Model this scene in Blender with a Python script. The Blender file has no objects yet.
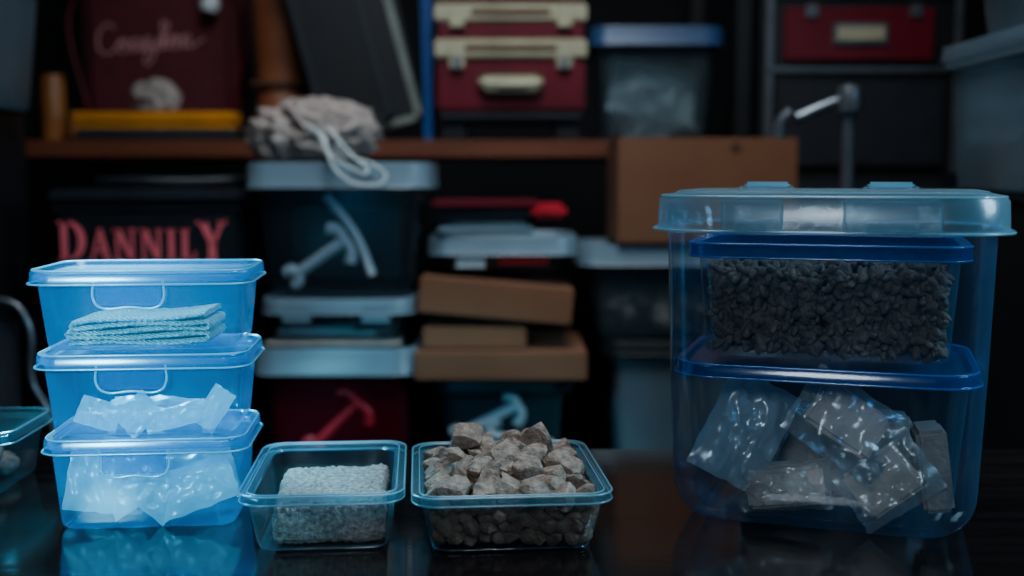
import bpy, bmesh, math, random
from mathutils import Vector, Matrix, Euler, noise
random.seed(7)
C = bpy.context.scene.collection
D2R = math.pi/180

# ------------------------------------------------------------ materials
def newmat(name):
    m = bpy.data.materials.new(name); m.use_nodes = True
    nt = m.node_tree; nt.nodes.clear()
    out = nt.nodes.new('ShaderNodeOutputMaterial')
    return m, nt, out

def solid(name, col, rough=.5, metal=0., var=.25, nscale=30, bump=0., bscale=200, col2=None, spec=.5, stretch=None):
    m, nt, out = newmat(name)
    N, L = nt.nodes, nt.links
    b = N.new('ShaderNodeBsdfPrincipled')
    b.inputs['Roughness'].default_value = rough
    b.inputs['Metallic'].default_value = metal
    b.inputs['Specular IOR Level'].default_value = spec
    tc = N.new('ShaderNodeTexCoord')
    src = tc.outputs['Object']
    if stretch:
        mp = N.new('ShaderNodeMapping'); mp.inputs['Scale'].default_value = stretch
        L.new(src, mp.inputs['Vector']); src = mp.outputs['Vector']
    nz = N.new('ShaderNodeTexNoise'); nz.inputs['Scale'].default_value = nscale
    nz.inputs['Detail'].default_value = 6
    L.new(src, nz.inputs['Vector'])
    r = N.new('ShaderNodeValToRGB')
    r.color_ramp.elements[0].position = .3; r.color_ramp.elements[1].position = .7
    c2 = col2 or tuple(c*(1-var) for c in col)
    r.color_ramp.elements[0].color = (*c2, 1)
    r.color_ramp.elements[1].color = (*[min(1, c*(1+var*.5)) for c in col], 1)
    L.new(nz.outputs['Fac'], r.inputs['Fac'])
    L.new(r.outputs['Color'], b.inputs['Base Color'])
    if bump:
        n2 = N.new('ShaderNodeTexNoise'); n2.inputs['Scale'].default_value = bscale
        n2.inputs['Detail'].default_value = 5
        L.new(src, n2.inputs['Vector'])
        bp = N.new('ShaderNodeBump'); bp.inputs['Strength'].default_value = bump
        bp.inputs['Distance'].default_value = .002
        L.new(n2.outputs['Fac'], bp.inputs['Height'])
        L.new(bp.outputs['Normal'], b.inputs['Normal'])
    L.new(b.outputs[0], out.inputs['Surface'])
    return m

def plastic(name, tint, body, opac=.15, rough=.12, gloss=.06, edge=.5, trans=.5, wob=0., gedge=.5):
    """thin clear / frosted plastic sheet"""
    m, nt, out = newmat(name)
    N, L = nt.nodes, nt.links
    tr = N.new('ShaderNodeBsdfTransparent'); tr.inputs[0].default_value = (*tint, 1)
    df = N.new('ShaderNodeBsdfDiffuse'); df.inputs[0].default_value = (*body, 1)
    tl = N.new('ShaderNodeBsdfTranslucent'); tl.inputs[0].default_value = (*body, 1)
    gl = N.new('ShaderNodeBsdfGlossy'); gl.inputs['Roughness'].default_value = rough
    gl.inputs[0].default_value = (.9, .95, 1, 1)
    m1 = N.new('ShaderNodeMixShader'); m1.inputs[0].default_value = trans
    L.new(df.outputs[0], m1.inputs[1]); L.new(tl.outputs[0], m1.inputs[2])
    lw = N.new('ShaderNodeLayerWeight'); lw.inputs['Blend'].default_value = .5
    pw = N.new('ShaderNodeMath'); pw.operation = 'POWER'; pw.inputs[1].default_value = 3
    L.new(lw.outputs['Facing'], pw.inputs[0])
    ma = N.new('ShaderNodeMath'); ma.operation = 'MULTIPLY_ADD'; ma.use_clamp = True
    ma.inputs[1].default_value = edge; ma.inputs[2].default_value = opac
    L.new(pw.outputs[0], ma.inputs[0])
    m2 = N.new('ShaderNodeMixShader')
    L.new(ma.outputs[0], m2.inputs[0]); L.new(tr.outputs[0], m2.inputs[1]); L.new(m1.outputs[0], m2.inputs[2])
    mg = N.new('ShaderNodeMath'); mg.operation = 'MULTIPLY_ADD'; mg.use_clamp = True
    mg.inputs[1].default_value = gedge; mg.inputs[2].default_value = gloss
    L.new(pw.outputs[0], mg.inputs[0])
    m3 = N.new('ShaderNodeMixShader')
    L.new(mg.outputs[0], m3.inputs[0]); L.new(m2.outputs[0], m3.inputs[1]); L.new(gl.outputs[0], m3.inputs[2])
    L.new(m3.outputs[0], out.inputs['Surface'])
    if wob:
        tc = N.new('ShaderNodeTexCoord')
        nz = N.new('ShaderNodeTexNoise'); nz.inputs['Scale'].default_value = 60
        L.new(tc.outputs['Object'], nz.inputs['Vector'])
        bp = N.new('ShaderNodeBump'); bp.inputs['Strength'].default_value = wob; bp.inputs['Distance'].default_value = .003
        L.new(nz.outputs['Fac'], bp.inputs['Height']); L.new(bp.outputs['Normal'], gl.inputs['Normal'])
    return m

def knit(name, col):
    m, nt, out = newmat(name); N, L = nt.nodes, nt.links
    b = N.new('ShaderNodeBsdfPrincipled'); b.inputs['Roughness'].default_value = .9
    tc = N.new('ShaderNodeTexCoord')
    w = N.new('ShaderNodeTexWave'); w.inputs['Scale'].default_value = 130; w.inputs['Distortion'].default_value = 4.5
    w.inputs['Detail Scale'].default_value = 3; w.bands_direction = 'DIAGONAL'
    L.new(tc.outputs['Object'], w.inputs['Vector'])
    r = N.new('ShaderNodeValToRGB')
    r.color_ramp.elements[0].color = (*[c*.5 for c in col], 1); r.color_ramp.elements[1].color = (*col, 1)
    L.new(w.outputs['Fac'], r.inputs['Fac']); L.new(r.outputs[0], b.inputs['Base Color'])
    bp = N.new('ShaderNodeBump'); bp.inputs['Distance'].default_value = .002; bp.inputs['Strength'].default_value = .8
    L.new(w.outputs['Fac'], bp.inputs['Height']); L.new(bp.outputs[0], b.inputs['Normal'])
    L.new(b.outputs[0], out.inputs['Surface'])
    return m

M = {}
M['table'] = solid('dark_table_wood', (.011,.008,.008), .10, nscale=9, var=.6, bump=.05, bscale=18, stretch=(1, 9, 1), spec=.9)
M['wall'] = solid('wall_paint', (.005,.007,.009), .9, nscale=5)
M['floor'] = solid('floor_concrete', (.010,.010,.012), .7, nscale=8)
M['shelf'] = solid('shelf_wood', (.15,.040,.016), .5, nscale=6, stretch=(1,8,8), bump=.2, bscale=30)
M['post'] = solid('dark_steel', (.008,.009,.012), .5, .3)
M['card'] = solid('cardboard', (.19,.072,.032), .85, nscale=7, var=.15, bump=.08, bscale=80)
M['carddark'] = solid('cardboard_edge', (.10,.040,.02), .85)
M['maroon'] = solid('maroon_paint', (.13,.005,.015), .38, nscale=12, var=.3)
M['maroon2'] = solid('maroon_fabric', (.080,.004,.010), .8, nscale=40, bump=.4, bscale=300)
M['redbin'] = plastic('red_translucent_plastic', (.60,.05,.07), (.24,.008,.025), .50, .25, .03)
M['cream'] = solid('cream_metal', (.48,.44,.29), .4, .1, nscale=20, var=.2)
M['chrome'] = solid('brushed_metal', (.5,.53,.56), .3, .9, nscale=40, var=.3)
M['silver'] = solid('dull_steel', (.26,.28,.31), .35, .8, nscale=20)
M['olive'] = solid('frame_edge', (.20,.22,.19), .5, nscale=20)
M['dark'] = solid('black_plastic', (.006,.007,.010), .5, nscale=20)
M['dark2'] = solid('charcoal_plastic', (.015,.018,.024), .5, nscale=20)
M['graylid'] = solid('gray_lid_plastic', (.15,.22,.27), .35, nscale=15, var=.12)
M['bluelid'] = solid('blue_lid_plastic', (.018,.060,.15), .4, nscale=15, var=.12)
M['graybin'] = solid('gray_bin_plastic', (.10,.14,.17), .4, nscale=10, var=.2)
M['yellow'] = solid('yellow_plastic', (.66,.23,.010), .45, nscale=14)
M['orange'] = solid('orange_tin', (.28,.095,.02), .45, nscale=14)
M['brown'] = solid('brown_leather', (.27,.08,.030), .55, nscale=18, var=.4, bump=.3, bscale=60)
M['cloth'] = solid('cotton_cloth', (.35,.28,.25), .95, nscale=30, var=.3, bump=.4, bscale=260)
M['white'] = solid('white_plastic', (.65,.7,.72), .45, nscale=14, var=.15)
M['cord'] = solid('white_cord', (.62,.68,.68), .8, nscale=80)
M['redtext'] = solid('red_print', (.98,.15,.19), .5, nscale=30, var=.15)
M['pinktext'] = solid('pink_print', (.75,.34,.34), .5)
M['red'] = solid('red_plastic', (.50,.010,.025), .4)
M['blue'] = solid('blue_plastic', (.006,.055,.22), .4)
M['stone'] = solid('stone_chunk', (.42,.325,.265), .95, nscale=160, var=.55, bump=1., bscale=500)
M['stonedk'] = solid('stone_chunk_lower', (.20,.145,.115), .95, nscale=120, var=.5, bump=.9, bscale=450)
M['sponge'] = solid('grainy_gray', (.42,.385,.365), .95, nscale=260, var=.6, bump=1., bscale=600)
M['granule'] = solid('dark_granules', (.075,.062,.058), .7, nscale=120, var=.6, bump=.6, bscale=500)
M['tile'] = solid('beige_block', (.46,.38,.33), .85, nscale=50, var=.3, bump=.5, bscale=260)
M['tiledk'] = solid('gray_block', (.22,.20,.195), .85, nscale=50, var=.3, bump=.5, bscale=260)
M['towel'] = knit('knit_towel', (.97,.92,.84))
M['cyan'] = plastic('cyan_plastic', (.66,.93,1), (.02,.46,.88), .17, .12, .05, .40, .6)
M['cyanlid'] = plastic('cyan_lid_plastic', (.60,.92,1), (.04,.52,.90), .24, .18, .06, .35, .6)
M['cyanedge'] = plastic('cyan_edge_plastic', (.8,.97,1), (.20,.80,.98), .75, .2, .15, .2, .4)
M['clear'] = plastic('clear_plastic', (.95,.98,1), (.25,.5,.6), .03, .07, .04, .28, .5)
M['clearrim'] = plastic('clear_rim_plastic', (.88,.97,1), (.22,.50,.62), .10, .12, .07, .22, .5)
M['clearedge'] = plastic('rim_edge_plastic', (.8,.95,1), (.42,.78,.90), .65, .2, .15, .2, .5)
M['bigclear'] = plastic('blue_tinted_plastic', (.95,.985,1), (.08,.28,.56), .045, .08, .04, .30, .5, .15)
M['biglid'] = plastic('pale_lid_plastic', (.88,.96,1), (.32,.58,.70), .26, .24, .06, .35, .5)
M['innerrim'] = plastic('deep_blue_rim', (.3,.6,.9), (.01,.13,.42), .42, .15, .08, .2, .5)
M['inneredge'] = plastic('deep_blue_edge', (.2,.5,.9), (.03,.24,.68), .70, .15, .12, .2, .5)
M['inner'] = plastic('inner_tub_plastic', (.96,.99,1), (.06,.26,.46), .025, .1, .03, .25, .5)
M['bag'] = plastic('clear_bag', (.97,.99,1), (.6,.74,.80), .09, .30, .11, .5, .5)
M['silverbag'] = plastic('silvery_bag', (.85,.95,1), (.55,.76,.90), .48, .30, .20, .4, .4)
M['ice'] = plastic('frosted_bag', (.9,.98,1), (.9,.99,1), .58, .30, .10, .4, .5)
M['bgclear'] = plastic('storage_bin_plastic', (.78,.86,.92), (.10,.16,.20), .14, .25, .04, .4, .5)
M['bgclear2'] = plastic('pale_bin_plastic', (.78,.86,.90), (.20,.29,.34), .24, .2, .05, .4, .5)
M['bgpale'] = plastic('frosted_bin_plastic', (.78,.86,.90), (.28,.38,.44), .38, .2, .06, .4, .5)

# ------------------------------------------------------------ geometry helpers
def empty(name, loc=(0,0,0), rz=0., rot=None):
    e = bpy.data.objects.new(name, None); C.objects.link(e)
    e.empty_display_size = .02
    e.location = loc
    e.rotation_euler = rot if rot else (0, 0, rz*D2R)
    return e

def mk(name, verts, faces, mat, parent=None, smooth=None, loc=(0,0,0), rot=(0,0,0)):
    me = bpy.data.meshes.new(name); me.from_pydata([tuple(v) for v in verts], [], faces)
    bm = bmesh.new(); bm.from_mesh(me)
    bmesh.ops.recalc_face_normals(bm, faces=bm.faces); bm.to_mesh(me); bm.free()
    me.materials.append(mat)
    if smooth is not None:
        for p in me.polygons: p.use_smooth = True
        me.set_sharp_from_angle(angle=smooth*D2R)
    o = bpy.data.objects.new(name, me); C.objects.link(o)
    o.location = loc; o.rotation_euler = rot
    if parent: o.parent = parent
    return o

def box(name, c, s, mat, parent=None, bev=.002, rot=(0,0,0), seg=2):
    bm = bmesh.new(); bmesh.ops.create_cube(bm, size=1)
    for v in bm.verts: v.co = Vector((v.co.x*s[0], v.co.y*s[1], v.co.z*s[2]))
    if bev: bmesh.ops.bevel(bm, geom=bm.edges[:], offset=min(bev, min(s)*.45), segments=seg, affect='EDGES')
    me = bpy.data.meshes.new(name); bm.to_mesh(me); bm.free()
    me.materials.append(mat)
    for p in me.polygons: p.use_smooth = True
    me.set_sharp_from_angle(angle=40*D2R)
    o = bpy.data.objects.new(name, me); C.objects.link(o)
    o.location = c; o.rotation_euler = rot
    if parent: o.parent = parent
    return o

def rrect(hx, hy, r, n=6):
    r = min(r, hx*.98, hy*.98); pts = []
    for cx, cy, a0 in ((hx-r, hy-r, 0), (-hx+r, hy-r, 90), (-hx+r, -hy+r, 180), (hx-r, -hy+r, 270)):
        for i in range(n+1):
            a = (a0+90*i/n)*D2R
            pts.append((cx+r*math.cos(a), cy+r*math.sin(a)))
    return pts

def loft(name, profs, mat, parent=None, cap0=False, cap1=False, ring=False, smooth=40, loc=(0,0,0), rot=(0,0,0)):
    V = []; F = []; n = None
    for (z, hx, hy, r) in profs:
        p = rrect(hx, hy, r); n = len(p)
        V += [(x, y, z) for x, y in p]
    k = len(profs)
    for j in range(k if ring else k-1):
        a = j*n; b = ((j+1) % k)*n
        for i in range(n):
            F.append((a+i, a+(i+1) % n, b+(i+1) % n, b+i))
    if cap0: F.append(tuple(range(n))[::-1])
    if cap1: F.append(tuple(range((k-1)*n, k*n)))
    return mk(name, V, F, mat, parent, smooth, loc, rot)

def bead(name, e, hx, hy, r, z, t, mat):
    """thin rolled edge running round a rim"""
    return loft(name, [(z-t, hx, hy, r), (z, hx+t, hy+t, r+t), (z+t, hx, hy, r), (z, hx-t, hy-t, r-t)], mat, e, ring=True, smooth=100)

def tube(name, pts, r, mat, parent=None, closed=False, res=3):
    cu = bpy.data.curves.new(name, 'CURVE'); cu.dimensions = '3D'
    s = cu.splines.new('BEZIER'); s.bezier_points.add(len(pts)-1)
    for bp, p in zip(s.bezier_points, pts):
        bp.co = p; bp.handle_left_type = bp.handle_right_type = 'AUTO'
    s.use_cyclic_u = closed; s.resolution_u = 8
    cu.bevel_depth = r; cu.bevel_resolution = res; cu.use_fill_caps = True
    cu.materials.append(mat)
    o = bpy.data.objects.new(name, cu); C.objects.link(o)
    if parent: o.parent = parent
    return o

def lathe(name, prof, mat, parent=None, loc=(0,0,0), rot=(0,0,0), n=32):
    V = []; F = []
    for r, z in prof:
        for i in range(n):
            a = 2*math.pi*i/n; V.append((r*math.cos(a), r*math.sin(a), z))
    for j in range(len(prof)-1):
        for i in range(n):
            F.append((j*n+i, j*n+(i+1) % n, (j+1)*n+(i+1) % n, (j+1)*n+i))
    return mk(name, V, F, mat, parent, 40, loc, rot)

def tub_parts(e, w, d, h, tap, r, mb, mr, z0=0, fil=.006, rimw=.004, rimh=.005, lid=None, lidh=.008, pref='', lidout=.003, edge=None, et=.0007):
    """tapered rounded tub, origin at bottom centre"""
    hx, hy = w/2, d/2; bx, by = hx*tap, hy*tap
    pr = []
    for k in range(5):
        a = k/4*math.pi/2
        o = fil*(1-math.sin(a)); zz = fil*(1-math.cos(a))
        pr.append((z0+zz, bx-o, by-o, max(r-o, .002)))
    pr.append((z0+h, hx, hy, r))
    loft(pref+'body', pr, mb, e, cap0=True)
    loft(pref+'rim', [(z0+h-rimh, hx-.0005, hy-.0005, r), (z0+h-rimh, hx+rimw, hy+rimw, r+rimw), (z0+h-.001, hx+rimw, hy+rimw, r+rimw),
                 (z0+h, hx+rimw-.001, hy+rimw-.001, r+rimw), (z0+h, hx-.0005, hy-.0005, r)], mr, e, ring=True)
    if edge and not lid:
        bead(pref+'rim_edge_top', e, hx+rimw, hy+rimw, r+rimw, z0+h, et, edge)
        bead(pref+'rim_edge_low', e, hx+rimw, hy+rimw, r+rimw, z0+h-rimh, et, edge)
        bead(pref+'rim_edge_inner', e, hx-.0005, hy-.0005, r, z0+h, et*.8, edge)
    if lid:
        a, b = hx+rimw+lidout, hy+rimw+lidout; R = r+rimw+lidout; zt = z0+h
        loft(pref+'lid', [(zt-lidh*.7, a+.0015, b+.0015, R), (zt-lidh*.62, a, b, R), (zt+lidh*.2, a-.0005, b-.0005, R), (zt+lidh*.38, a-.002, b-.002, R),
              (zt+lidh*.38, a-.006, b-.006, R-.003), (zt+lidh*.05, a-.009, b-.009, max(R-.006,.003)), (zt+lidh*.05, a-.02, b-.02, max(R-.012,.003))],
             lid, e, cap1=True)
        if edge:
            bead(pref+'lid_edge_low', e, a+.001, b+.001, R, zt-lidh*.66, et, edge)
            bead(pref+'lid_edge_top', e, a-.0015, b-.0015, R, zt+lidh*.33, et, edge)

def grainy(name, size, mat, parent, loc, rot=(0,0,0), cell=.004, amp=.0015, res=.0018, rnd=.004, warp=.002):
    sx, sy, sz = [s/2 for s in size]
    bm = bmesh.new()
    def face(o, u, v, lu, lv):
        nu = max(2, int(lu/res)); nv = max(2, int(lv/res))
        g = [[bm.verts.new(o+u*(lu*i/nu)+v*(lv*j/nv)) for j in range(nv+1)] for i in range(nu+1)]
        for i in range(nu):
            for j in range(nv):
                bm.faces.new((g[i][j], g[i+1][j], g[i+1][j+1], g[i][j+1]))
    X, Y, Z = Vector((1,0,0)), Vector((0,1,0)), Vector((0,0,1))
    for s in (-1, 1):
        face(Vector((-sx,-sy,s*sz)), X, Y, 2*sx, 2*sy)
        face(Vector((-sx,s*sy,-sz)), X, Z, 2*sx, 2*sz)
        face(Vector((s*sx,-sy,-sz)), Y, Z, 2*sy, 2*sz)
    bmesh.ops.remove_doubles(bm, verts=bm.verts, dist=res*.1)
    off = Vector((random.random()*50,)*3)
    for v in bm.verts:
        p = v.co.copy()
        c = Vector((max(-sx+rnd, min(sx-rnd, p.x)), max(-sy+rnd, min(sy-rnd, p.y)), max(-sz+rnd, min(sz-rnd, p.z))))
        dlt = p-c
        n = dlt.normalized() if dlt.length > 1e-6 else Vector((0,0,1))
        q = c+n*rnd
        dd = noise.voronoi((p+off)/cell)[0]
        hgt = amp*(1.1-2.2*min(dd[0], 1)) + warp*noise.noise((p+off)/.02)
        v.co = q+n*hgt
    bmesh.ops.recalc_face_normals(bm, faces=bm.faces)
    me = bpy.data.meshes.new(name); bm.to_mesh(me); bm.free(); me.materials.append(mat)
    for p in me.polygons: p.use_smooth = True
    o = bpy.data.objects.new(name, me); C.objects.link(o); o.location = loc; o.rotation_euler = rot; o.parent = parent
    return o

_ico = {}
def ico(sub):
    if sub not in _ico:
        bm = bmesh.new(); bmesh.ops.create_icosphere(bm, subdivisions=sub, radius=1)
        _ico[sub] = ([v.co.copy() for v in bm.verts], [tuple(v.index for v in f.verts) for f in bm.faces]); bm.free()
    return _ico[sub]

def chunks(name, places, mat, parent, sub=3, ax=(1.1,.85), cuts=6, tilt=.5, sharp=35, dr=(.62,.85), rough=0.):
    """mass of faceted lumps. places: list of (pos, radius, squash)"""
    vs, fs = ico(sub); V = []; F = []
    for pos, rad, sq in places:
        pl = []
        for _ in range(cuts):
            n = Vector((random.gauss(0,1), random.gauss(0,1), random.gauss(0,1))).normalized()
            pl.append((n, random.uniform(*dr)))
        R = Euler((random.uniform(-tilt,tilt), random.uniform(-tilt,tilt), random.uniform(0,6.28))).to_matrix()
        b = len(V); sd = random.random()*40; SD = Vector((sd,sd,sd))
        for c in vs:
            p = c*(1+.12*noise.noise(c*1.8+SD))
            for n, d in pl:
                k = p.dot(n)-d
                if k > 0: p = p-n*k*.96
            if rough: p = p*(1+rough*noise.noise(c*7+SD)+rough*.6*noise.noise(c*15+SD))
            p = Vector((p.x*ax[0], p.y*ax[1], p.z*sq))*rad*1.15
            V.append(R @ p + pos)
        F += [tuple(i+b for i in f) for f in fs]
    me = bpy.data.meshes.new(name); me.from_pydata([tuple(v) for v in V], [], F); me.materials.append(mat)
    for p in me.polygons: p.use_smooth = True
    me.set_sharp_from_angle(angle=sharp*D2R)
    o = bpy.data.objects.new(name, me); C.objects.link(o); o.parent = parent
    return o

def crumple(name, size, mat, parent, loc, rot=(0,0,0), seed=0, nu=34, nv=28, amp=.3, sharp=50):
    w, h, t = size; V = []; F = []
    for s in (1, -1):
        base = len(V)
        for i in range(nu+1):
            for j in range(nv+1):
                u = i/nu*2-1; v = j/nv*2-1
                prof = (1-abs(u)**3)*(1-abs(v)**3)
                p = Vector((u*1.7+v*.6+seed*3.7, v*1.2-u*.4, s*5.+seed))
                rg = 1-abs(noise.noise(p))*2.6
                rg2 = 1-abs(noise.noise(p*2.3))*2.2
                z = s*t/2*prof*(.65+amp*rg+amp*.4*rg2)
                e = noise.noise(Vector((u*2, v*2, seed*1.3)))
                z += e*t*.25
                V.append((u*w/2*(1+.05*noise.noise(Vector((v*3, seed, 0)))), v*h/2*(1+.05*noise.noise(Vector((u*3, seed, 9)))), z))
        for i in range(nu):
            for j in range(nv):
                a = base+i*(nv+1)+j
                F.append((a, a+nv+1, a+nv+2, a+1))
    return mk(name, V, F, mat, parent, sharp, loc, rot)

def handle_tab(e, cx, y, ztop, w, h, mat, mat2):
    z1 = ztop-h
    tube('handle_outline', [(cx-w/2, y, ztop), (cx-w/2, y-.001, z1+.005), (cx-w/2+.004, y-.001, z1), (cx, y-.001, z1-.0003), (cx+w/2-.004, y-.001, z1),
                            (cx+w/2, y-.001, z1+.005), (cx+w/2, y, ztop)], .0009, mat, e)
    box('handle_panel', (cx, y, (ztop+z1)/2), (w-.003, .0012, h-.002), mat2, e, .0005)

# ------------------------------------------------------------ room
box('floor', (0, .9, -.76), (5, 4.2, .02), M['floor'], None, 0)
box('ceiling', (0, .9, 1.96), (5, 4.2, .02), M['wall'], None, 0)
box('wall_back', (0, 2.72, .6), (5, .04, 2.7), M['wall'], None, 0)
box('wall_left', (-2.2, .9, .6), (.04, 3.6, 2.7), M['wall'], None, 0)
box('wall_right', (2.2, .9, .6), (.04, 3.6, 2.7), M['wall'], None, 0)

t = empty('table')
box('top', (0, .72, -.0175), (2.2, .76, .035), M['table'], t, .004)
for i, (x, y) in enumerate(((-1.02,.42),(1.02,.42),(-1.02,1.02),(1.02,1.02))):
    box(f'leg_{i+1}', (x, y, -.3925), (.05,.05,.715), M['post'], t, .003)

s = empty('storage_shelf')
box('board_upper', (-.225, 2.15, .311), (1.25, .5, .03), M['shelf'], s, .003)
box('board_lower', (-.225, 2.15, -.40), (1.25, .5, .03), M['post'], s, .003)
for i, (x, y) in enumerate(((-.835,1.93),(.385,1.93),(-.835,2.41),(.385,2.41))):
    box(f'post_{i+1}', (x, y, .25), (.025,.025,2.0), M['post'], s, .003)
s = empty('workbench')
box('bench_top', (-.125, 1.645, -.235), (1.24, .45, .03), M['post'], s, .003)
for i, (x, y) in enumerate(((-.70,1.46),(.45,1.46),(-.70,1.83),(.45,1.83))):
    box(f'leg_{i+1}', (x, y, -.5), (.04,.04,.50), M['post'], s, .003)

# ------------------------------------------------------------ left stack
def cyan_tub(z, w=.156, h=.059, dx=0, rz=5):
    e = empty('blue_food_container', (-.281+dx, .886, z), rz)
    tub_parts(e, w, .098, h, .93, .014, M['cyan'], M['cyanlid'], rimw=.003, rimh=.004, lid=M['cyanlid'], lidh=.010, lidout=.0020, edge=M['cyanedge'], et=.0008)
    handle_tab(e, -.006, -.098/2-.0055+.002, h-.004, .050, .019, M['cyanedge'], M['cyan'])
    return e
c1 = cyan_tub(.0008, .142, .067)
for k, (x, y, zz, w, h, rx, ry, rz) in enumerate([(-.042,-.028,.034,.040,.048,78,10,10),(-.014,-.024,.033,.052,.044,66,-34,-10),(.034,-.030,.028,.060,.036,70,-18,10),(.02,.014,.034,.08,.052,40,8,30),(-.032,.018,.033,.06,.050,50,0,-24),(.005,-.033,.026,.044,.034,76,42,4)]):
    crumple('plastic_pouch' if k == 0 else f'plastic_pouch_{k+1}', (w, h, .010), M['ice'], c1, (x, y, zz), (rx*D2R, ry*D2R, rz*D2R), seed=k+1, amp=.7, sharp=35)
c2 = cyan_tub(.0728, .148, .059)
for k, (x, y, zz, w, h, rx, ry, rz) in enumerate([(-.038,-.024,.013,.032,.022,66,18,0),(-.008,-.028,.013,.030,.024,80,-42,10),(.048,-.020,.015,.020,.034,74,30,-20),(.004,.008,.011,.085,.034,12,4,0),(.020,-.024,.010,.046,.018,60,-12,8)]):
    crumple(f'ice_pouch_{k+1}', (w, h, .009), M['ice'], c2, (x, y, zz), (rx*D2R, ry*D2R, rz*D2R), seed=k+11, sharp=30, nu=16, nv=12, amp=.8)
c3 = cyan_tub(.1375, .153, .057)

def towel(parent):
    V = []; F = []; L = []
    w = .100; th = .0050
    for layer in range(5):
        z = layer*th+.0034
        xs = [i/24 for i in range(25)]
        if layer % 2: xs = xs[::-1]
        for u in xs:
            sag = .0010*math.sin(u*7+layer*1.6)
            L.append(Vector((-.050+u*w*(1-.012*layer)+(.0015*layer), 0, z*(.80+.20*u)+sag+u*.001)))
        if layer < 4:
            last = L[-1]; sgn = 1 if layer % 2 == 0 else -1
            for a in (45, 90, 135):
                L.append(Vector((last.x+sgn*th*.7*math.sin(a*D2R), 0, last.z+th/2*(1-math.cos(a*D2R)))))
    half = .0019
    ny = 14; N = len(L)
    for j in range(ny+1):
        y = -.031+.062*j/ny
        for sgn in (1, -1):
            for i in range(N):
                a = L[max(0, i-1)]; b = L[min(N-1, i+1)]
                tt = (b-a).normalized(); nn = Vector((-tt.z, 0, tt.x))
                edge = .35 if j in (0, ny) else 1
                p = L[i]+nn*half*sgn*edge
                V.append((p.x, y+.004*noise.noise(Vector((p.x*40, round(L[i].z*150), 0))), p.z+.0008*noise.noise(Vector((p.x*200, y*200, p.z*50)))))
    for j in range(ny):
        for sd in range(2):
            for i in range(N-1):
                a = (j*2+sd)*N+i; b = a+2*N
                F.append((a, a+1, b+1, b))
        for i in (0, N-1):
            a = j*2*N+i; F.append((a, a+N, a+3*N, a+2*N))
    for j in (0, ny):
        for i in range(N-1):
            a = j*2*N+i; F.append((a, a+1, a+1+N, a+N))
    mk('folded_knit_towel', V, F, M['towel'], parent, 70, (-.003, -.010, .0015), (0,0,-2*D2R))
towel(c3)

# ------------------------------------------------------------ small open containers
def ledge(e, hx, hy, r, z, mat):
    loft('inner_ledge', [(z, hx, hy, r), (z+.001, hx-.004, hy-.004, r-.002), (z-.001, hx-.0045, hy-.0045, r-.002), (z-.002, hx-.0005, hy-.0005, r)], mat, e, ring=True)

e = empty('clear_food_container', (-.141, .858, .0005), 4.7)
W, Dp, H = .107, .154, .044
tub_parts(e, W, Dp, H, .90, .014, M['clear'], M['clearrim'], fil=.008, rimw=.005, rimh=.006, edge=M['clearedge'])
ledge(e, W/2, Dp/2, .014, H-.004, M['clearrim'])
bead('base_edge', e, W/2*.9-.003, Dp/2*.9-.003, .011, .0015, .0006, M['clearrim'])
grainy('grain_block', (.080, .108, .030), M['sponge'], e, (.004, -.007, .018), (0,0,1*D2R), cell=.0030, amp=.0013, res=.0014, rnd=.005)

e = empty('clear_food_container', (-.005, .858, .0005), 4.7)
W, Dp = .133, .158
tub_parts(e, W, Dp, H, .89, .014, M['clear'], M['clearrim'], fil=.008, rimw=.005, rimh=.006, edge=M['clearedge'])
ledge(e, W/2, Dp/2, .014, H-.004, M['clearrim'])
bead('base_edge', e, W/2*.89-.003, Dp/2*.89-.003, .011, .0015, .0006, M['clearrim'])
pl = []; low = []
for layer in range(4):
    z = .0102+layer*.0078
    hx = W/2*.89+z*.15-.0090; hy = Dp/2*.89+z*.2-.0090
    nx, ny = 11, 13
    for i in range(nx):
        for j in range(ny):
            if 2 < i < nx-3 and 2 < j < ny-3 and layer < 3: continue
            x = -hx+2*hx*(i+.5*(layer % 2)*.8)/(nx-1); y = -hy+2*hy*j/(ny-1)
            x = max(-hx, min(hx, x+random.uniform(-.002,.002))); y = max(-hy, min(hy, y+random.uniform(-.002,.002)))
            low.append((Vector((x, y, z)), random.uniform(.0060,.0078), .8))
hx, hy = W/2-.015, Dp/2-.015
for i in range(7):
    for j in range(8):
        x = -hx+2*hx*i/6+random.uniform(-.004,.004); y = -hy+2*hy*j/7+random.uniform(-.004,.004)
        m = max(0, 1-(x/hx)**2)*max(0, 1-(y/hy)**2)
        pl.append((Vector((max(-hx,min(hx,x)), max(-hy,min(hy,y)), .040+.006*m)), random.uniform(.009,.0135), random.uniform(.5,.8)))
for i in range(16):
    x = random.uniform(-.044,.036); y = random.uniform(-.03,.06)
    pl.append((Vector((x, y, .050+.004*random.random())), random.uniform(.009,.014), random.uniform(.5,.8)))
pl += [(Vector((.022,.012,.060)), .0130, 1.15), (Vector((-.030,.035,.061)), .0150, .85), (Vector((-.002,-.016,.055)), .0185, .45), (Vector((.044,-.02,.049)), .0135, .6)]
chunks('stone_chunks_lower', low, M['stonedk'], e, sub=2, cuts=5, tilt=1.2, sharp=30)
chunks('stone_chunks', pl, M['stone'], e, sub=5, cuts=9, dr=(.48,.76), tilt=.7, sharp=32, rough=.04)

e = empty('clear_food_container', (-.492, .970, .0005), 3)
tub_parts(e, .14, .10, .052, .9, .012, M['clear'], M['clearrim'], rimw=.003, lid=M['clearrim'], lidh=.009, edge=M['clearedge'])
chunks('nuts', [(Vector((random.uniform(-.046,.046), random.uniform(-.03,.03), .0125+.007*k)), .009, .8) for k in range(3) for _ in range(18)], M['stone'], e, sub=2)

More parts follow.
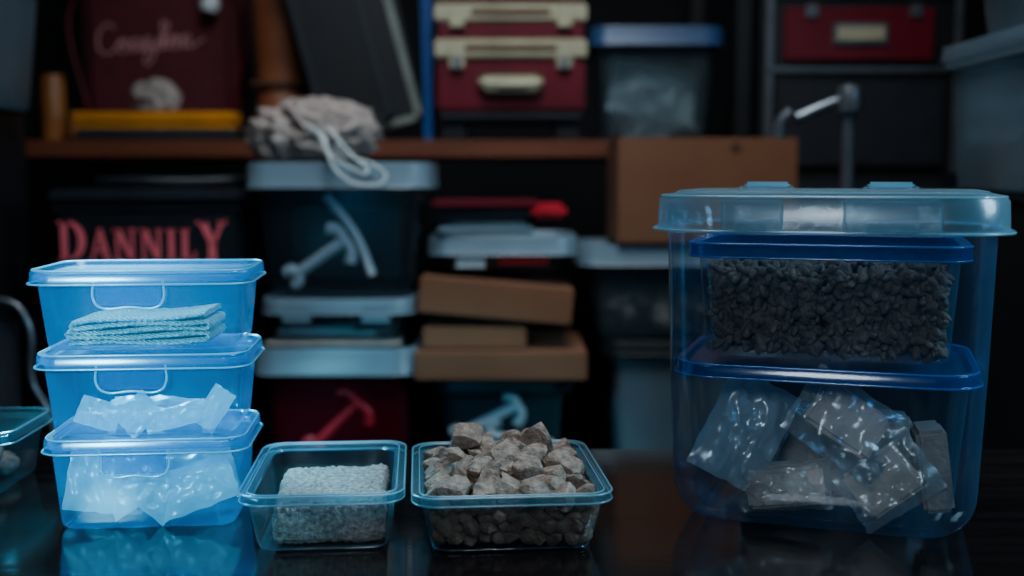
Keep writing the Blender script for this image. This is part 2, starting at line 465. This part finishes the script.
# ------------------------------------------------------------ big right container
e = empty('lidded_storage_container', (.2515, .900, .0005), -18)
W, Dp, H = .238, .19, .246
hx, hy = W/2, Dp/2
pr = []
bx, by, fil = hx*.94, hy*.92, .030
for k in range(9):
    a = k/8*math.pi/2; o = fil*(1-math.sin(a)); zz = fil*1.15*(1-math.cos(a))
    pr.append((zz, bx-o, by-o, max(.034-o*.6, .01)))
pr += [(.12, bx+(hx-bx)*.45, by+(hy-by)*.45, .034), (H-.012, hx-.001, hy-.001, .034), (H-.006, hx+.001, hy+.001, .035), (H, hx+.001, hy+.001, .035)]
loft('body', pr, M['bigclear'], e, cap0=True)
a, b = hx+.007, hy+.009
loft('lid', [(H-.019, a+.002, b+.002, .046), (H-.018, a, b, .045), (H+.003, a-.001, b-.001, .045), (H+.007, a-.004, b-.004, .043), (H+.0075, a-.012, b-.012, .036),
             (H+.010, a-.015, b-.015, .034), (H+.010, a-.03, b-.03, .03)], M['biglid'], e, cap1=True)
loft('lid_lip', [(H-.020, a-.004, b-.004, .042), (H-.020, a+.003, b+.003, .047), (H-.0175, a+.003, b+.003, .047), (H-.0175, a-.004, b-.004, .042)], M['biglid'], e, ring=True)
bead('lid_lip_edge', e, a+.003, b+.003, .047, H-.019, .0010, M['clearedge'])
bead('lid_top_edge', e, a-.003, b-.003, .043, H+.006, .0009, M['clearedge'])
for i, x in enumerate((-.052, .045)):
    box(f'lid_handle_{i+1}', (x, .03, H+.0135), (.036, .014, .005), M['clearedge'], e, .002)
    box(f'lid_handle_recess_{i+1}', (x, .022, H+.0115), (.042, .03, .002), M['biglid'], e, .0008)
for i, (x, w) in enumerate(((-.050,.044), (.046,.066))):
    box(f'latch_{i+1}', (x, -b-.0015, H-.008), (w, .005, .026), M['biglid'], e, .0022)
    box(f'latch_tab_{i+1}', (x, -b-.0045, H-.015), (w*.55, .003, .007), M['biglid'], e, .001)
tub_parts(e, .208, .162, .117, .92, .026, M['inner'], M['innerrim'], z0=.006, fil=.018, rimw=.006, rimh=.006, lid=M['innerrim'], lidh=.009, pref='lower_tub_', lidout=.001, edge=M['inneredge'], et=.0008)
tub_parts(e, .190, .150, .086, .94, .020, M['inner'], M['innerrim'], z0=.1305, fil=.006, rimw=.007, rimh=.010, pref='upper_tub_', edge=M['inneredge'], et=.0008)
for q, (cx, ww, hh) in enumerate(((-.0425,.085,.067), (.0425,.087,.068))):
    z0 = .1335
    box(f'granule_core_{q+1}', (cx, 0, z0+hh/2-.002), (ww-.006, .120, hh-.010), M['granule'], e, .004)
    P = []
    for _ in range(680):
        f = random.random()
        x = cx+random.uniform(-1,1)*(ww/2-.003)
        if f < .62: P.append((Vector((x, -.0635+random.uniform(-.0025,.003), z0+.004+random.random()*(hh-.008))), random.uniform(.0028,.0050), .8))
        elif f < .85: P.append((Vector((x, random.uniform(-.062,.06), z0+hh-.006+random.uniform(-.003,.004))), random.uniform(.0034,.0052), .8))
        else: P.append((Vector((cx+random.choice((-1,1))*(ww/2-.004), random.uniform(-.062,.06), z0+.004+random.random()*(hh-.008))), random.uniform(.0030,.0048), .8))
    chunks(f'granules_{q+1}', P, M['granule'], e, sub=2, ax=(1.55,.66), cuts=3, tilt=1.4, sharp=60)
# bagged blocks in lower tub
box('block_1', (-.026, -.052, .030), (.058, .024, .030), M['tile'], e, .003, (0, -8*D2R, 6*D2R))
box('block_2', (.046, -.054, .040), (.048, .014, .040), M['tile'], e, .003, (0, -40*D2R, -5*D2R))
box('block_3', (.018, -.054, .084), (.056, .012, .038), M['tile'], e, .003, (-22*D2R, 33*D2R, 4*D2R))
box('block_4', (.080, -.040, .050), (.022, .04, .062), M['tiledk'], e, .003, (0, -8*D2R, 6*D2R))
box('block_5', (.0, .020, .045), (.13, .04, .065), M['tiledk'], e, .004, (0, 3*D2R, 5*D2R))
crumple('silver_bag', (.058, .084, .024), M['silverbag'], e, (-.058, -.050, .070), (76*D2R, 26*D2R, 6*D2R), seed=31, amp=.8)
crumple('plastic_bag_2', (.080, .058, .018), M['bag'], e, (.018, -.063, .082), (70*D2R, 33*D2R, 4*D2R), seed=32, amp=.5)
crumple('plastic_bag_3', (.068, .052, .018), M['bag'], e, (.048, -.062, .042), (84*D2R, -38*D2R, -5*D2R), seed=35, amp=.5)
crumple('bag_filling', (.040, .045, .015), M['tiledk'], e, (-.052, -.030, .055), (74*D2R, 26*D2R, 6*D2R), seed=37)
crumple('plastic_bag_5', (.070, .038, .026), M['bag'], e, (-.026, -.060, .031), (84*D2R, -6*D2R, 6*D2R), seed=39, amp=.5)

# ------------------------------------------------------------ background
def bin_(name, x0, x1, yf, dep, z0, z1, mb, ml, lidh=.03, tap=.88, rz=0, r=.02):
    e = empty(name, ((x0+x1)/2, yf+dep/2, z0+.0005), rz)
    h = (z1-z0)-lidh*.42
    tub_parts(e, (x1-x0)-.03, dep-.03, h, tap, r, mb, ml, rimw=.010, rimh=.012, lid=ml, lidh=lidh, lidout=.004, fil=.012)
    return e
def carton(name, x0, x1, yf, dep, z0, z1, rot=(0,0,0)):
    e = empty(name, ((x0+x1)/2, yf+dep/2, (z0+z1)/2+.0005), rot=rot)
    w, h = x1-x0, z1-z0
    box('box_body', (0,0,0), (w, dep, h), M['card'], e, .0025)
    box('flap_seam', (0, 0, h/2+.0002), (w*.98, .003, .001), M['carddark'], e, 0)
    box('side_seam', (w/2+.0003, 0, 0), (.001, .003, h*.95), M['carddark'], e, 0)
    return e
def wrench(e, p0, p1, y, mat, r=.008, head=.02):
    p0 = Vector((p0[0], y, p0[1])); p1 = Vector((p1[0], y, p1[1])); d = (p1-p0).normalized(); n = Vector((-d.z, 0, d.x))
    tube('tool_shaft', [p0, (p0+p1)/2, p1], r, mat, e)
    tube('tool_head', [p1+n*head*1.5-d*.01, p1+n*head, p1, p1-n*head, p1-n*head*1.7-d*.012], r*1.1, mat, e)
    tube('tool_jaw', [p0+n*head*.6-d*.012, p0+n*head*.5, p0, p0-n*head*.5, p0-n*head*.6-d*.012], r*.9, mat, e)

# stack A
e = bin_('storage_bin', -.363, -.130, 1.55, .23, -.2195, .030, M['redbin'], M['graylid'], .034)
wrench(e, (-.03, .11), (.03, .17), -.088, M['red'], .009, .02)
b_ = box('magazine', (-.25, 1.655, .0335), (.19, .17, .0048), M['tile'], None, .001)
e = bin_('storage_bin', -.352, -.135, 1.56, .2, .0365, .098, M['bgclear2'], M['graylid'], .02)
box('papers', (-.02, 0, .01), (.14, .12, .012), M['white'], e, .002)
box('tin', (.04, -.02, .022), (.05, .08, .03), M['dark2'], e, .003)
for k, x in enumerate((-.055,.055)): box(f'clip_{k+1}', (x, -.096, .040), (.04,.006,.026), M['graylid'], e, .002)
e = bin_('storage_bin', -.368, -.112, 1.55, .23, .099, .286, M['bgclear'], M['graylid'], .032)
wrench(e, (-.062, .030), (.006, .078), -.080, M['white'], .0080, .018)
tube('long_spanner', [(-.018,-.086,.140),(.020,-.086,.090),(.045,-.084,.030)], .0065, M['white'], e)
box('dark_tool_case', (.0, .03, .07), (.16, .09, .10), M['dark2'], e, .006)

e = empty('cloth_bag', (-.285, 1.655, .2890))
bm = bmesh.new(); bmesh.ops.create_icosphere(bm, subdivisions=6, radius=1)
for v in bm.verts:
    p = v.co.copy()
    rid = 1-abs(noise.noise(p*2.2+Vector((0,0,p.x*2))))*3
    k = 1+.14*rid+.10*noise.noise(p*4)+.05*(1-abs(noise.noise(p*8))*3)
    v.co = Vector((p.x*.088*k, p.y*.060*k, .038+p.z*.046*k))
    if v.co.z < .001: v.co.z = .001
me = bpy.data.meshes.new('sack'); bm.to_mesh(me); bm.free(); me.materials.append(M['cloth'])
for p in me.polygons: p.use_smooth = True
o = bpy.data.objects.new('sack', me); C.objects.link(o); o.parent = e
for k, pts in enumerate([[(.01,-.06,.04),(.03,-.095,.03),(.04,-.118,.0),(.06,-.124,-.025),(.09,-.124,-.035),(.115,-.12,-.025),(.10,-.118,-.008),(.06,-.10,.004),(.04,-.07,.02)],
                         [(.0,-.06,.05),(.02,-.09,.035),(.045,-.116,.003),(.07,-.121,-.012),(.09,-.119,-.018),(.07,-.11,.004),(.03,-.07,.045)]]):
    tube(f'cord_{k+1}', pts, .0021, M['cord'], e)
crumple('neck_frill', (.05,.05,.03), M['cloth'], e, (.03,-.045,.048), (40*D2R,30*D2R,0), seed=50)

# stack B
e = bin_('storage_bin', -.115, .088, 1.58, .2, -.2195, -.016, M['bgclear2'], M['dark2'], .02)
wrench(e, (-.06,.12), (.02,.16), -.084, M['white'], .007, .014); wrench(e, (.06,.10), (-.02,.12), -.084, M['white'], .006, .012)
carton('cardboard_box', -.135, .104, 1.55, .24, -.0153, .024)
carton('cardboard_box', -.125, .02, 1.575, .19, .0255, .056)
carton('cardboard_box', -.13, .085, 1.57, .2, .0675, .118, (0, 5*D2R, 0))
e = bin_('storage_bin', -.122, .095, 1.60, .19, .129, .182, M['bgclear'], M['graylid'], .024)
box('label', (-.045, -.086, .021), (.040, .002, .026), M['white'], e, 0)
box('red_stripe', (.03, -.086, .020), (.07, .002, .014), M['red'], e, 0)
e = empty('folded_clothes', (-.01, 1.69, .183))
box('white_shirt', (-.03, -.03, .007), (.14,.12,.010), M['graylid'], e, .004, (0,0,4*D2R))
box('gray_shirt', (-.02, -.02, .015), (.11,.10,.006), M['graybin'], e, .002, (0,0,-6*D2R))
box('black_shirt', (-.02, -.01, .028), (.18,.13,.018), M['dark2'], e, .008, (0,0,-3*D2R))
box('maroon_shirt', (-.03, -.02, .043), (.16,.12,.012), M['maroon'], e, .005, (0,0,2*D2R))
box('red_shirt', (.060, -.05, .034), (.05,.08,.022), M['red'], e, .007, (0,0,5*D2R))

# stack C
e = bin_('storage_bin', .135, .40, 1.68, .185, -.2195, .022, M['graybin'], M['dark'], .02)
e = bin_('storage_bin', .098, .40, 1.68, .185, .0235, .165, M['bgclear2'], M['graylid'], .028)
chunks('pebbles', [(Vector((random.uniform(-.1,.1), random.uniform(-.055,.055), .024+.014*k)), .015, .8) for k in range(3) for _ in range(26)], M['stone'], e, sub=2)
e = carton('cardboard_box', .155, .418, 1.672, .19, .1665, .322)
lathe('hand_hole', [(.001,0),(.008,0),(.008,.001),(.001,.001)], M['carddark'], e, (.04, -.0963, .064), (-90*D2R,0,0), 16)

def letters(parent, mat, x0, z0, H, y, sx=1.0):
    V = []; F = []
    def q(pts, ox, s):
        b = len(V); n = len(pts)
        for yy in (-.0008, .0006):
            for (px, pz) in pts: V.append((x0+(ox+px*s)*H*sx, y+yy, z0+pz*s*H))
        F.append(tuple(range(b, b+n))); F.append(tuple(range(b+n, b+2*n))[::-1])
        for i in range(n): F.append((b+i, b+(i+1) % n, b+n+(i+1) % n, b+n+i))
    def rect(x, z, w, h, ox, s): q([(x,z),(x+w,z),(x+w,z+h),(x,z+h)], ox, s)
    def ser(x, z, ox, s, w=.34): rect(x-w/2, z, w, .07, ox, s)
    pen = 0
    for ch, s in (('D',1.12),('A',.90),('N',.90),('N',.90),('I',.90),('L',.90),('Y',1.12)):
        if ch == 'D':
            rect(.08,0,.18,1,pen,s); ser(.15,0,pen,s,.32); ser(.15,.93,pen,s,.32)
            prev = None
            for i in range(13):
                a = (-90+15*i)*D2R
                po = (.3+.5*math.cos(a), .5+.5*math.sin(a)); pi_ = (.3+.29*math.cos(a), .5+.42*math.sin(a))
                if prev: q([prev[0], po, pi_, prev[1]], pen, s)
                prev = (po, pi_)
            rect(.2,0,.1,.07,pen,s); rect(.2,.93,.1,.07,pen,s); pen += .88*s
        if ch == 'A':
            q([(.07,0),(.17,0),(.45,1),(.37,1)],pen,s); q([(.57,0),(.81,0),(.49,1.02),(.33,1.02)],pen,s); rect(.2,.28,.42,.08,pen,s)
            ser(.12,0,pen,s,.24); ser(.69,0,pen,s,.30); pen += .90*s
        if ch == 'N':
            rect(.11,0,.10,1,pen,s); rect(.67,0,.10,1,pen,s); q([(.09,1),(.31,1),(.78,0),(.60,0)],pen,s)
            ser(.165,0,pen,s,.26); ser(.12,.93,pen,s,.22); ser(.725,.93,pen,s,.26); pen += .96*s
        if ch == 'I':
            rect(.12,0,.19,1,pen,s); ser(.215,0,pen,s,.34); ser(.215,.93,pen,s,.34); pen += .50*s
        if ch == 'L':
            rect(.12,0,.19,1,pen,s); ser(.215,.93,pen,s,.34); rect(.05,0,.54,.08,pen,s); q([(.51,0),(.59,0),(.62,.30),(.56,.30)],pen,s); pen += .66*s
        if ch == 'Y':
            q([(.34,.45),(.55,.45),(.28,1),(.05,1)],pen,s); q([(.43,.42),(.55,.45),(.81,1),(.71,1)],pen,s); rect(.34,-.05,.21,.52,pen,s)
            ser(.445,-.05,pen,s,.40); ser(.16,.93,pen,s,.34); ser(.75,.93,pen,s,.26)
            q([(.8,1),(.86,1.08),(.84,.9),(.78,.9)],pen,s)
    return mk('label_text', V, F, mat, parent)
e = empty('label_crate', (-.515, 1.705, .0605))
box('crate_body', (0, 0, .085), (.262, .20, .169), M['dark'], e, .008)
box('crate_lid', (0, 0, .178), (.275, .212, .018), M['dark2'], e, .005)
box('crate_rim', (0, 0, .160), (.269, .206, .008), M['dark2'], e, .003)
box('label_panel', (0, -.1008, .10), (.25, .003, .10), M['dark'], e, .001)
letters(e, M['redtext'], -.124, .087, .050, -.1035, .855)
e = empty('garden_hose', (-.50, 1.70, .2495))
tube('coil', [(-.10,-.04,.008),(-.05,-.07,.010),(.04,-.06,.009),(.10,-.03,.011),(.09,.05,.010),(0,.07,.009),(-.09,.05,.010)], .007, M['dark2'], e, True)
bin_('storage_bin', -.65, -.385, 1.59, .23, -.2195, .059, M['dark2'], M['dark'], .03)

e = empty('metal_rack', (-.645, 1.45, -.2195))
tube('hoop', [(-.06,0,.006),(-.06,0,.28),(-.045,0,.315),(0.0,0,.325),(.022,0,.30),(.026,0,.22),(.045,0,.18),(.05,0,.006)], .005, M['silver'], e)
box('plate', (-.02,.012,.24), (.05,.004,.12), M['silver'], e, .002)
box('foot', (0,0,.003), (.14,.05,.005), M['silver'], e, .001)

e = empty('side_cabinet', (-.985, 1.62, 0))
box('carcass', (0, 0, -.195), (.48, .28, 1.11), M['dark'], e, .004)
box('drawer_front', (0.0, -.142, .22), (.44, .006, .20), M['dark2'], e, .003)
e = empty('gray_tote', (-.868, 1.60, .3605))
loft('tote_body', [(0,.155,.10,.015),(.004,.158,.103,.015),(.17,.172,.117,.018),(.172,.18,.125,.02),(.19,.18,.125,.02),(.19,.172,.117,.018),(.01,.150,.10,.015)], M['graybin'], e, cap0=True, cap1=True)
box('label_plate', (.12, -.117, .08), (.05,.004,.05), M['orange'], e, .001, (-5*D2R,0,0))

Z = .3265
e = empty('maroon_case', (-.645, 2.17, Z))
box('case_body', (0,0,.155), (.285,.12,.31), M['maroon2'], e, .02, seg=4)
tube('piping', [(-.13,-.061,.02),(-.13,-.061,.29),(.13,-.061,.29),(.13,-.061,.02)], .003, M['maroon'], e)
sc = []
def add(pts, ox): 
    for x, z in pts: sc.append((-.112+(ox+x)*.020, -.0625, .160+z*.021+(ox+x)*.0016))
add([(1.6,2.1),(1.2,2.5),(.5,2.2),(.1,1.2),(.4,.2),(1.1,0),(1.8,.5)],0)
add([(.1,1.0),(-.3,.5),(.1,0),(.5,.4),(.2,1.0),(.7,.9)],2.2)
add([(0,0),(.1,1.0),(.5,1.0),(.6,0),(.9,.3)],3.3)
add([(.5,1.0),(0,.8),(.1,0),(.6,.5),(.6,-1.0),(.1,-1.1),(.3,-.3),(.9,.3)],4.3)
add([(.5,1.0),(0,.7),(.1,0),(.6,.3),(.8,2.3),(.6,.2),(1.0,.2)],5.5)
add([(.1,.9),(-.1,.4),(.3,0),(.5,.6),(.2,1.0),(.8,.8)],6.8)
add([(0,0),(.1,1.0),(.5,1.0),(.6,0),(1.2,.3),(2.0,.6)],7.9)
tube('script_lettering', sc, .0015, M['pinktext'], e, res=1)
lathe('knob', [(.001,0),(.014,.0),(.018,.012),(.014,.024),(.008,.034),(.008,.06),(.001,.062)], M['white'], e, (.10,-.085,.235), (0,12*D2R,0))
tube('knob_stem', [(.10,-.085,.235),(.10,-.06,.23)], .006, M['silver'], e)

e = empty('spirit_level', (-.60, 1.945, Z))
box('lower_rail', (0, 0, .010), (.275,.05,.019), M['dark2'], e, .003)
box('rail_web', (0, -.0, .024), (.268,.04,.012), M['yellow'], e, .001)
box('upper_rail', (.0, 0, .038), (.275,.05,.018), M['yellow'], e, .003)
box('end_cap', (-.134, 0, .026), (.012,.054,.046), M['orange'], e, .003)
e = empty('crumpled_rag', (-.602, 1.945, Z+.0475))
bm = bmesh.new(); bmesh.ops.create_icosphere(bm, subdivisions=5, radius=1)
for v in bm.verts:
    p = v.co.copy()
    k = 1+.22*(1-abs(noise.noise(p*1.9+Vector((9,3,1))))*3)+.12*noise.noise(p*4+Vector((5,5,5)))
    v.co = Vector((p.x*.036*k, p.y*.022*k, max(.0005, .024+p.z*.028*k)))
me = bpy.data.meshes.new('rag'); bm.to_mesh(me); bm.free(); me.materials.append(M['cloth'])
for p in me.polygons: p.use_smooth = True
o = bpy.data.objects.new('rag', me); C.objects.link(o); o.parent = e
e = empty('orange_tin', (-.785, 1.97, Z))
lathe('tin_body', [(.001,0),(.020,.0),(.020,.10),(.018,.104),(.018,.112),(.001,.112)], M['orange'], e)

e = empty('leather_boot', (-.405, 2.04, Z))
V = []; F = []
secs = [(0,.048,.075,-.02),(.012,.05,.078,-.02),(.035,.047,.07,-.018),(.06,.044,.052,-.006),(.085,.044,.045,0),(.13,.046,.046,0),(.2,.050,.048,0),(.26,.053,.05,0),(.33,.055,.052,0),(.33,.046,.046,0),(.2,.04,.04,0)]
nn = 28
for z, rx, ry, oy in secs:
    for i in range(nn):
        a = 2*math.pi*i/nn; V.append((rx*math.cos(a)*(1+.04*noise.noise(Vector((a, z*20, 0)))), oy+ry*math.sin(a), z))
for j in range(len(secs)-1):
    for i in range(nn): F.append((j*nn+i, j*nn+(i+1) % nn, (j+1)*nn+(i+1) % nn, (j+1)*nn+i))
F.append(tuple(range(nn)))
mk('boot_upper', V, F, M['brown'], e, 40)
box('boot_sole', (0,-.02,.006), (.10,.155,.011), M['dark2'], e, .005)
tube('boot_strap', [(-.048,-.03,.10),(0,-.050,.098),(.048,-.03,.10)], .005, M['carddark'], e)

def frame(name, x, y, z, w, h, tilt, ml, mf):
    e = empty(name, (x, y, z), rot=(0, tilt*D2R, 0))
    box('panel', (0, 0, h/2), (w-.02, .006, h-.02), mf, e, .001)
    for i, (c, s_) in enumerate((((-w/2+.006,0,h/2),(.012,.016,h)),((w/2-.006,0,h/2),(.012,.016,h)),((0,0,.006),(w,.016,.012)),((0,0,h-.006),(w,.016,.012)))):
        box(f'rail_{i+1}', c, s_, ml, e, .002)
frame('picture_frame', -.256, 1.93, Z+.018, .12, .33, -15, M['dark2'], M['dark'])
frame('picture_frame', -.213, 1.955, Z+.019, .13, .36, -15, M['olive'], M['dark'])
frame('picture_frame', -.245, 2.15, Z+.022, .17, .36, -13, M['dark2'], M['dark'])
e = empty('blue_folder', (-.143, 2.01, Z))
box('cover_front', (-.006,0,.12), (.002,.15,.24), M['blue'], e, .0005, (0,-2*D2R,0)); box('cover_back', (.008,0,.12), (.002,.15,.24), M['blue'], e, .0005)
box('spine', (.001,-.075,.12), (.014,.002,.24), M['blue'], e, .0005)
box('pages', (.001,.004,.11), (.010,.14,.21), M['white'], e, .0005)

e = empty('toolbox', (-.002, 2.0, Z))
for k, x in enumerate((-.095,.095)): box(f'foot_{k+1}', (x, 0, .017), (.04,.16,.034), M['dark'], e, .003)
box('base_tray', (0,0,.040), (.235,.19,.016), M['dark2'], e, .004)
box('lower_case', (0,0,.088), (.245,.20,.086), M['maroon'], e, .006)
box('cream_band', (0,0,.149), (.250,.206,.030), M['cream'], e, .003)
box('middle_case', (0,0,.178), (.238,.195,.030), M['maroon'], e, .002)
box('upper_band', (0,0,.207), (.250,.206,.028), M['cream'], e, .003)
box('top_case', (0,0,.250), (.240,.195,.058), M['maroon'], e, .006)
box('band_groove', (0,-.1035,.149), (.15,.002,.010), M['carddark'], e, 0)
box('band_groove_upper', (0,-.1035,.207), (.13,.002,.010), M['carddark'], e, 0)
for k, x in enumerate((-.088,.088)):
    box(f'latch_plate_{k+1}', (x,-.107,.138), (.024,.008,.046), M['cream'], e, .002)
    box(f'latch_tongue_{k+1}', (x,-.112,.126), (.014,.006,.022), M['chrome'], e, .002)
    box(f'upper_latch_{k+1}', (x,-.107,.199), (.024,.008,.034), M['cream'], e, .002)
box('handle_plate', (0,-.101,.090), (.105,.004,.040), M['carddark'], e, .002)
tube('handle_grip', [(-.046,-.104,.092),(-.046,-.116,.092),(-.03,-.120,.090),(.03,-.120,.090),(.046,-.116,.092),(.046,-.104,.092)], .007, M['cream'], e)
box('handle_bar', (0,-.118,.090), (.092,.010,.026), M['cream'], e, .004)

e = bin_('storage_bin', .128, .355, 1.905, .22, Z, .513, M['bgclear2'], M['bluelid'], .028, .86)
crumple('packing_plastic', (.15,.10,.06), M['ice'], e, (0,-.03,.085), (75*D2R,10*D2R,5*D2R), seed=61, sharp=20)
crumple('packing_plastic_2', (.13,.08,.05), M['ice'], e, (.01,.0,.04), (60*D2R,-14*D2R,5*D2R), seed=62, sharp=20)

e = empty('tool_cabinet', (.578, 2.05, -.75))
box('carcass', (0,0,.69), (.335,.30,1.38), M['dark'], e, .006)
for k, z in enumerate((1.19, 1.312, 1.36)):
    box(f'steel_trim_{k+1}', (0,-.153,z), (.325,.008,.010), M['silver'], e, .002)
for k, x in enumerate((-.155,.155)): box(f'steel_stile_{k+1}', (x,-.152,1.20), (.012,.006,.36), M['silver'], e, .002)
box('drawer_red', (-.01,-.155,1.247), (.245,.012,.088), M['maroon'], e, .004)
box('drawer_top', (0,-.155,1.336), (.27,.01,.03), M['maroon'], e, .003)
box('drawer_low', (0,-.155,1.10), (.27,.01,.14), M['dark2'], e, .004)
box('drawer_low2', (0,-.155,.94), (.27,.01,.14), M['dark2'], e, .004)
box('label_holder', (-.01,-.164,1.247), (.09,.006,.036), M['silver'], e, .003)
box('label_card', (-.01,-.168,1.247), (.076,.004,.022), M['cream'], e, .001)
for k, x in enumerate((-.09,.08)): box(f'clasp_{k+1}', (x,-.164,1.284), (.02,.006,.022), M['silver'], e, .002)

e = empty('bar_clamp', (.440, 1.5, -.2195))
lathe('base', [(.001,0),(.04,0),(.04,.008),(.012,.016),(.001,.016)], M['silver'], e)
tube('post', [(0,0,.01),(0,0,.3),(0,0,.575)], .0085, M['silver'], e)
lathe('knuckle', [(.001,0),(.016,.002),(.018,.018),(.014,.034),(.001,.038)], M['silver'], e, (0,0,.568))
tube('arm', [(0,0,.588),(-.03,0,.578),(-.075,0,.558)], .0075, M['silver'], e)
tube('jaw', [(-.075,-.006,.570),(-.088,-.002,.556),(-.092,0,.535)], .009, M['silver'], e)

e = empty('side_stand', (.79, 1.40, 0))
box('stand_body', (0,0,-.252), (.44,.40,.996), M['dark'], e, .005)
box('stand_top', (0,0,.2425), (.45,.41,.012), M['dark2'], e, .003)
e = empty('tall_storage_bin', (.728, 1.335, .2495))
loft('body', [(0,.163,.118,.02),(.004,.167,.122,.022),(.155,.172,.135,.024)], M['bgpale'], e, cap0=True)
loft('rim', [(.150,.172,.135,.024),(.150,.182,.145,.03),(.168,.182,.145,.03),(.168,.172,.135,.024)], M['graylid'], e, ring=True)
loft('lid', [(.160,.186,.149,.03),(.178,.184,.147,.03),(.18,.17,.133,.03),(.174,.16,.12,.02)], M['bgpale'], e, cap1=True)
box('folded_sheet', (0,0,.04), (.24,.17,.07), M['graybin'], e, .015)
e = empty('storage_bin', (.733, 1.335, .432))
tub_parts(e, .31, .24, .10, .93, .02, M['bgpale'], M['graylid'], rimw=.008, lid=M['graylid'], lidh=.02)

# ------------------------------------------------------------ lights
def area(name, loc, target, size, power, col, sy=None, spread=None):
    l = bpy.data.lights.new(name, 'AREA'); l.energy = power; l.color = col; l.size = size
    if sy: l.shape = 'RECTANGLE'; l.size_y = sy
    if spread: l.spread = spread*D2R
    o = bpy.data.objects.new(name, l); C.objects.link(o); o.location = loc
    o.rotation_euler = (Vector(target)-Vector(loc)).to_track_quat('-Z','Y').to_euler()
    return o
def spot(name, loc, target, ang, power, col, blend=.6, r=.03):
    l = bpy.data.lights.new(name, 'SPOT'); l.energy = power; l.color = col; l.spot_size = ang*D2R; l.spot_blend = blend; l.shadow_soft_size = r
    o = bpy.data.objects.new(name, l); C.objects.link(o); o.location = loc
    o.rotation_euler = (Vector(target)-Vector(loc)).to_track_quat('-Z','Y').to_euler()
    return o
area('overhead_key_light', (.05, 1.0, 1.4), (0, .9, 0), .5, 3.0, (.74,.9,1), spread=120)  # added key light over the table, no actual ceiling fixture
spot('cyan_lamp_front', (-.50, .10, .42), (-.285, .885, .095), 20, 62, (.17,.74,1), .5, .08)
spot('cyan_glow_backlight', (-.50, 1.38, .50), (-.285, .89, .08), 26, 75, (.15,.72,1), .5, .08)  # added back light so the translucent cyan stack glows, no real source there
area('shelf_fill_light', (.0, 1.05, 1.35), (0, 2.0, .1), .7, 4.9, (.86,.94,1), spread=110)  # added fill to lift the background shelves, not a fixture of the room
area('right_rim_light', (1.1, .55, .7), (.27, .93, .12), .35, 2.6, (.40,.75,1), spread=90)  # added cool rim light from the right; the wall has no window
spot('front_fill_spot', (-.05, .08, .50), (.25, .84, .09), 24, 13, (.80,.90,1), .7, .14)  # added soft fill to brighten the contents of the big container
spot('front_fill_spot_small', (.0, .10, .50), (-.06, .84, .03), 22, 4, (.88,.93,1), .8, .10)  # added fill spot for the small open containers, no visible lamp

w = bpy.data.worlds.new('World'); bpy.context.scene.world = w; w.use_nodes = True
w.node_tree.nodes['Background'].inputs[0].default_value = (.02,.04,.06,1)
w.node_tree.nodes['Background'].inputs[1].default_value = .2

# ------------------------------------------------------------ camera
cd = bpy.data.cameras.new('camera'); cd.lens = 40; cd.sensor_width = 36; cd.clip_start = .01
cd.dof.use_dof = True; cd.dof.focus_distance = .86; cd.dof.aperture_fstop = 2.8
cam = bpy.data.objects.new('camera', cd); C.objects.link(cam)
cam.location = (0, 0, .268); cam.rotation_euler = ((90-5.67)*D2R, 0, 0)
bpy.context.scene.camera = cam
